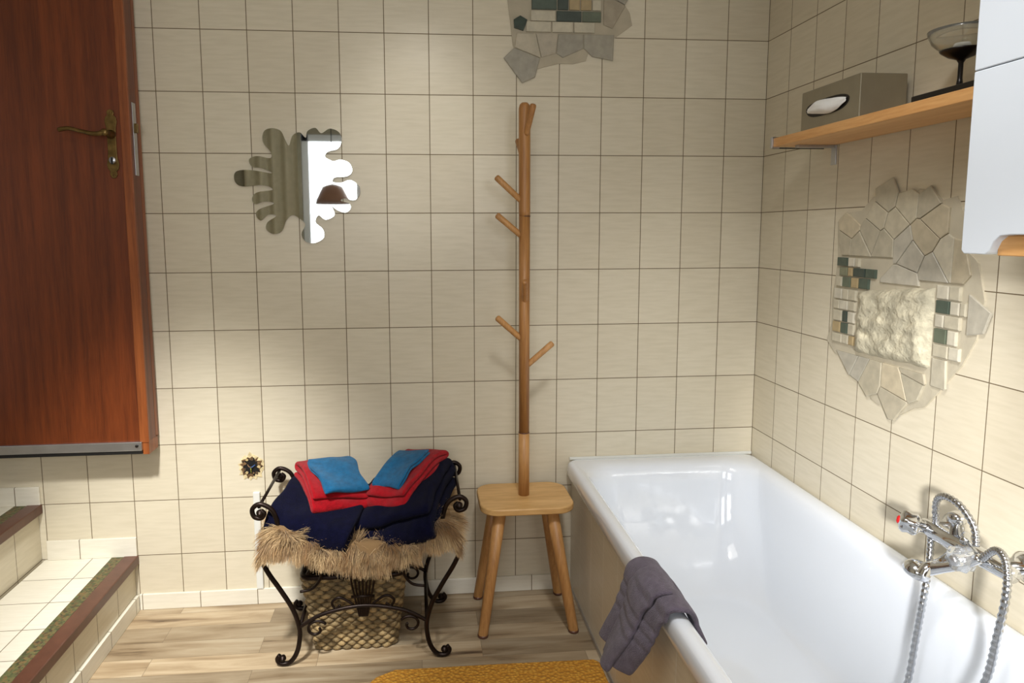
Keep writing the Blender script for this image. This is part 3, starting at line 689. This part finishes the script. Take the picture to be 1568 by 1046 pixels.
# ------------------------------------------------------------------ folded towels
def folded(name,mat,W_,L_,n,th,loc,rot,seed,parent,bend=0,slump=0):
    pth=[]
    for i in range(n):
        ys=np.linspace(-L_/2,L_/2,9); ys=ys if i%2 else ys[::-1]
        for y in ys: pth.append((y,i*th+th/2))
        if i<n-1:
            yend=ys[-1]; sg=1 if yend>0 else -1
            for a in (-50,-10,30): 
                pth.append((yend+sg*th*.5*cos(radians(a)),(i+1)*th+th*.5*sin(radians(a))))
    P=[Vector((a,b)) for a,b in pth]; top=[];bot=[]
    for i in range(len(P)):
        t=(P[min(i+1,len(P)-1)]-P[max(i-1,0)]).normalized(); nn=Vector((-t.y,t.x))
        top.append(P[i]+nn*th*.46); bot.append(P[i]-nn*th*.46)
    ring=top+bot[::-1]; k=len(ring); nx=14; V=[];F=[]
    R=Euler(rot).to_matrix(); L0=Vector(loc)
    for i in range(nx+1):
        u=i/nx; x=-W_/2+W_*u
        for q in ring:
            v=Vector((x,q.x,q.y))
            v.z+=bend*(2*u-1)**2-slump*((q.x/(L_/2))**2)
            nz=Vector((v.x*14+seed,v.y*14,v.z*18)); v+=Vector((noise.noise(nz),noise.noise(nz+Vector((9,0,0))),noise.noise(nz+Vector((0,9,0)))))*.012
            V.append(R@v+L0)
    for i in range(nx):
        for j in range(k): F.append((i*k+j,i*k+(j+1)%k,(i+1)*k+(j+1)%k,(i+1)*k+j))
    m_=len(top)
    for base in (0,nx*k):
        for j in range(m_-1):
            a,b,c,d_=base+j,base+j+1,base+k-2-j,base+k-1-j
            F.append((a,b,c,d_) if base else (d_,c,b,a))
    o=obj(name,V,F,mat,True,parent); s=o.modifiers.new('ss','SUBSURF'); s.levels=1; s.render_levels=2
    return o
tp=empty('folded_towel_pile')
folded('navy_towel_1',M['navy'],.27,.27,2,.038,(-1.562,-.245,.432),(radians(9),radians(11),radians(-14)),1,tp,.0,.014)
folded('navy_towel_2',M['navy'],.30,.30,3,.036,(-1.292,-.240,.410),(radians(12),radians(-19),radians(-20)),2,tp,.0,.014)
folded('red_towel_1',M['redT'],.180,.21,3,.019,(-1.545,-.225,.508),(radians(17),radians(8),radians(28)),3,tp,0,.014)
folded('red_towel_2',M['redT'],.165,.26,3,.019,(-1.284,-.215,.517),(radians(16),radians(-11),radians(-36)),4,tp,0,.014)
folded('blue_washcloth_1',M['blueT'],.15,.17,2,.009,(-1.517,-.245,.562),(radians(19),radians(6),radians(30)),5,tp,0,.010)
folded('blue_washcloth_2',M['blueT'],.120,.18,2,.009,(-1.310,-.225,.570),(radians(19),radians(-9),radians(-36)),6,tp,0,.010)

# ------------------------------------------------------------------ woven basket
bk=empty('seagrass_basket')
bx,by=-1.466,-.215
V=[];F=[];C=[]
rows=18
for i in range(rows):
    f=i/(rows-1); z=.009+f*.238; hw=.128+.032*f; hd=.098+.018*f; ph=i%2
    ring=rr(bx-hw,bx+hw,by-hd,by+hd,.03,z,3)
    P=[Vector(p) for p in ring]; per=[0]
    for a in range(len(P)): per.append(per[-1]+(P[(a+1)%len(P)]-P[a]).length)
    n=216; pts=[]
    for k in range(n):
        dd=per[-1]*k/n; a=max(j for j in range(len(P)) if per[j]<=dd+1e-9); t=(dd-per[a])/max(per[a+1]-per[a],1e-9)
        q=P[a].lerp(P[(a+1)%len(P)],t); qx,qy=(q.x-bx)/hw,(q.y-by)/hd
        nr=Vector((copysign(1,qx),0,0)) if abs(qx)>abs(qy) else Vector((0,copysign(1,qy),0))
        pts.append(q+nr*.0036*sin(pi*(k/4.0)+pi*ph)+Vector((0,0,.001*sin(k*1.7+i))))
    vv,ff=tube_data(pts,.0082,7,True); o_=len(V); V+=vv; F+=[tuple(a+o_ for a in q) for q in ff]
    b_=1
    for k in range(n):
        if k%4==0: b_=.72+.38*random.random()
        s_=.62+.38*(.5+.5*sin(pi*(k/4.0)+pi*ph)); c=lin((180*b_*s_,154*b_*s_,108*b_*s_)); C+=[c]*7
obj('weave',V,F,M['grass'],True,bk,C)
box('liner',(bx-.115,by-.085,.003),(bx+.115,by+.085,.20),M['dark'],.01,bk)
tube('rim_band',[(p[0],p[1],.256) for p in rr(bx-.161,bx+.161,by-.118,by+.118,.03,0,4)],.009,M['iron'],10,True,bk)

# ------------------------------------------------------------------ rug
P=[(-1.335,-.455),(-1.0,-.457),(-.72,-.462),(-.705,-.48),(-.70,-1.05),(-.72,-1.07),(-1.42,-1.07),(-1.44,-1.05),(-1.43,-.54),(-1.39,-.485)]
extr_poly('yellow_rug',P,'xy',.0,.014,M['rug'],None,.005)

# ------------------------------------------------------------------ camera
f,pi_,ya,ro=1059.4678,.115,.0908,-.004
Fv=Vector((sin(ya)*cos(pi_),cos(ya)*cos(pi_),-sin(pi_))); R=Vector((cos(ya),-sin(ya),0)); U=R.cross(Fv)
R2=R*cos(ro)+U*sin(ro); U2=-R*sin(ro)+U*cos(ro)
cd=bpy.data.cameras.new('camera'); cam=bpy.data.objects.new('camera',cd); COL.objects.link(cam)
mtx=Matrix((R2,U2,-Fv)).transposed().to_4x4(); mtx.translation=Vector((-1.2527,-2.4375,1.3357)); cam.matrix_world=mtx
cd.sensor_width=36; cd.lens=f/1568*36; cd.shift_x=49.65/1568; cd.shift_y=-45.96/1568; cd.clip_start=.02
sc.camera=cam

# ------------------------------------------------------------------ lights
def area(name,loc,target,sx_,sy_,power,col):
    l=bpy.data.lights.new(name,'AREA'); l.shape='RECTANGLE'; l.size=sx_; l.size_y=sy_; l.energy=power; l.color=col
    o=bpy.data.objects.new(name,l); COL.objects.link(o); o.location=loc
    o.rotation_euler=(Vector(target)-Vector(loc)).to_track_quat('-Z','Y').to_euler(); return o
def spot(name,loc,target,power,ang,blend,col,rad=.04):
    l=bpy.data.lights.new(name,'SPOT'); l.energy=power; l.spot_size=radians(ang); l.spot_blend=blend; l.color=col; l.shadow_soft_size=rad
    o=bpy.data.objects.new(name,l); COL.objects.link(o); o.location=loc
    o.rotation_euler=(Vector(target)-Vector(loc)).to_track_quat('-Z','Y').to_euler(); return o
area('window_daylight',(-1.725,YR-.15,1.6),(-1.5,0,1.0),.9,1.05,21,(.97,.98,1))
area('window_daylight_2',(-.55,YR-.15,1.6),(-1.0,0,1.0),.58,1.05,13,(.97,.98,1))
area('ambient_fill',(-1.3,-1.9,2.5),(-1.3,-1.9,0),.9,.9,8,(1,.95,.86))  # added soft fill for the general ambient level, no fixture modelled
spot('ceiling_spot_centre',(-1.20,-1.55,2.5),(-1.24,0,1.66),34,25,1.0,(1,.98,.92),.08)
spot('ceiling_spot_left',(-1.98,-1.75,2.48),(-1.98,-.22,.16),460,36,1.0,(1,.99,.96),.10)
spot('ceiling_spot_right',(-.95,-1.75,2.48),(-.30,-.70,.45),80,70,1.0,(.97,.98,1),.10)
spot('sunbeam_through_window',(-1.72,-3.95,1.55),(0,-1.12,.76),900,20,1.0,(1,.99,.98),.15)
w=bpy.data.worlds.new('world'); sc.world=w; w.use_nodes=True
w.node_tree.nodes['Background'].inputs[0].default_value=(.85,.92,1,1); w.node_tree.nodes['Background'].inputs[1].default_value=.6
sc.view_settings.view_transform='Standard'
sc.view_settings.exposure=0
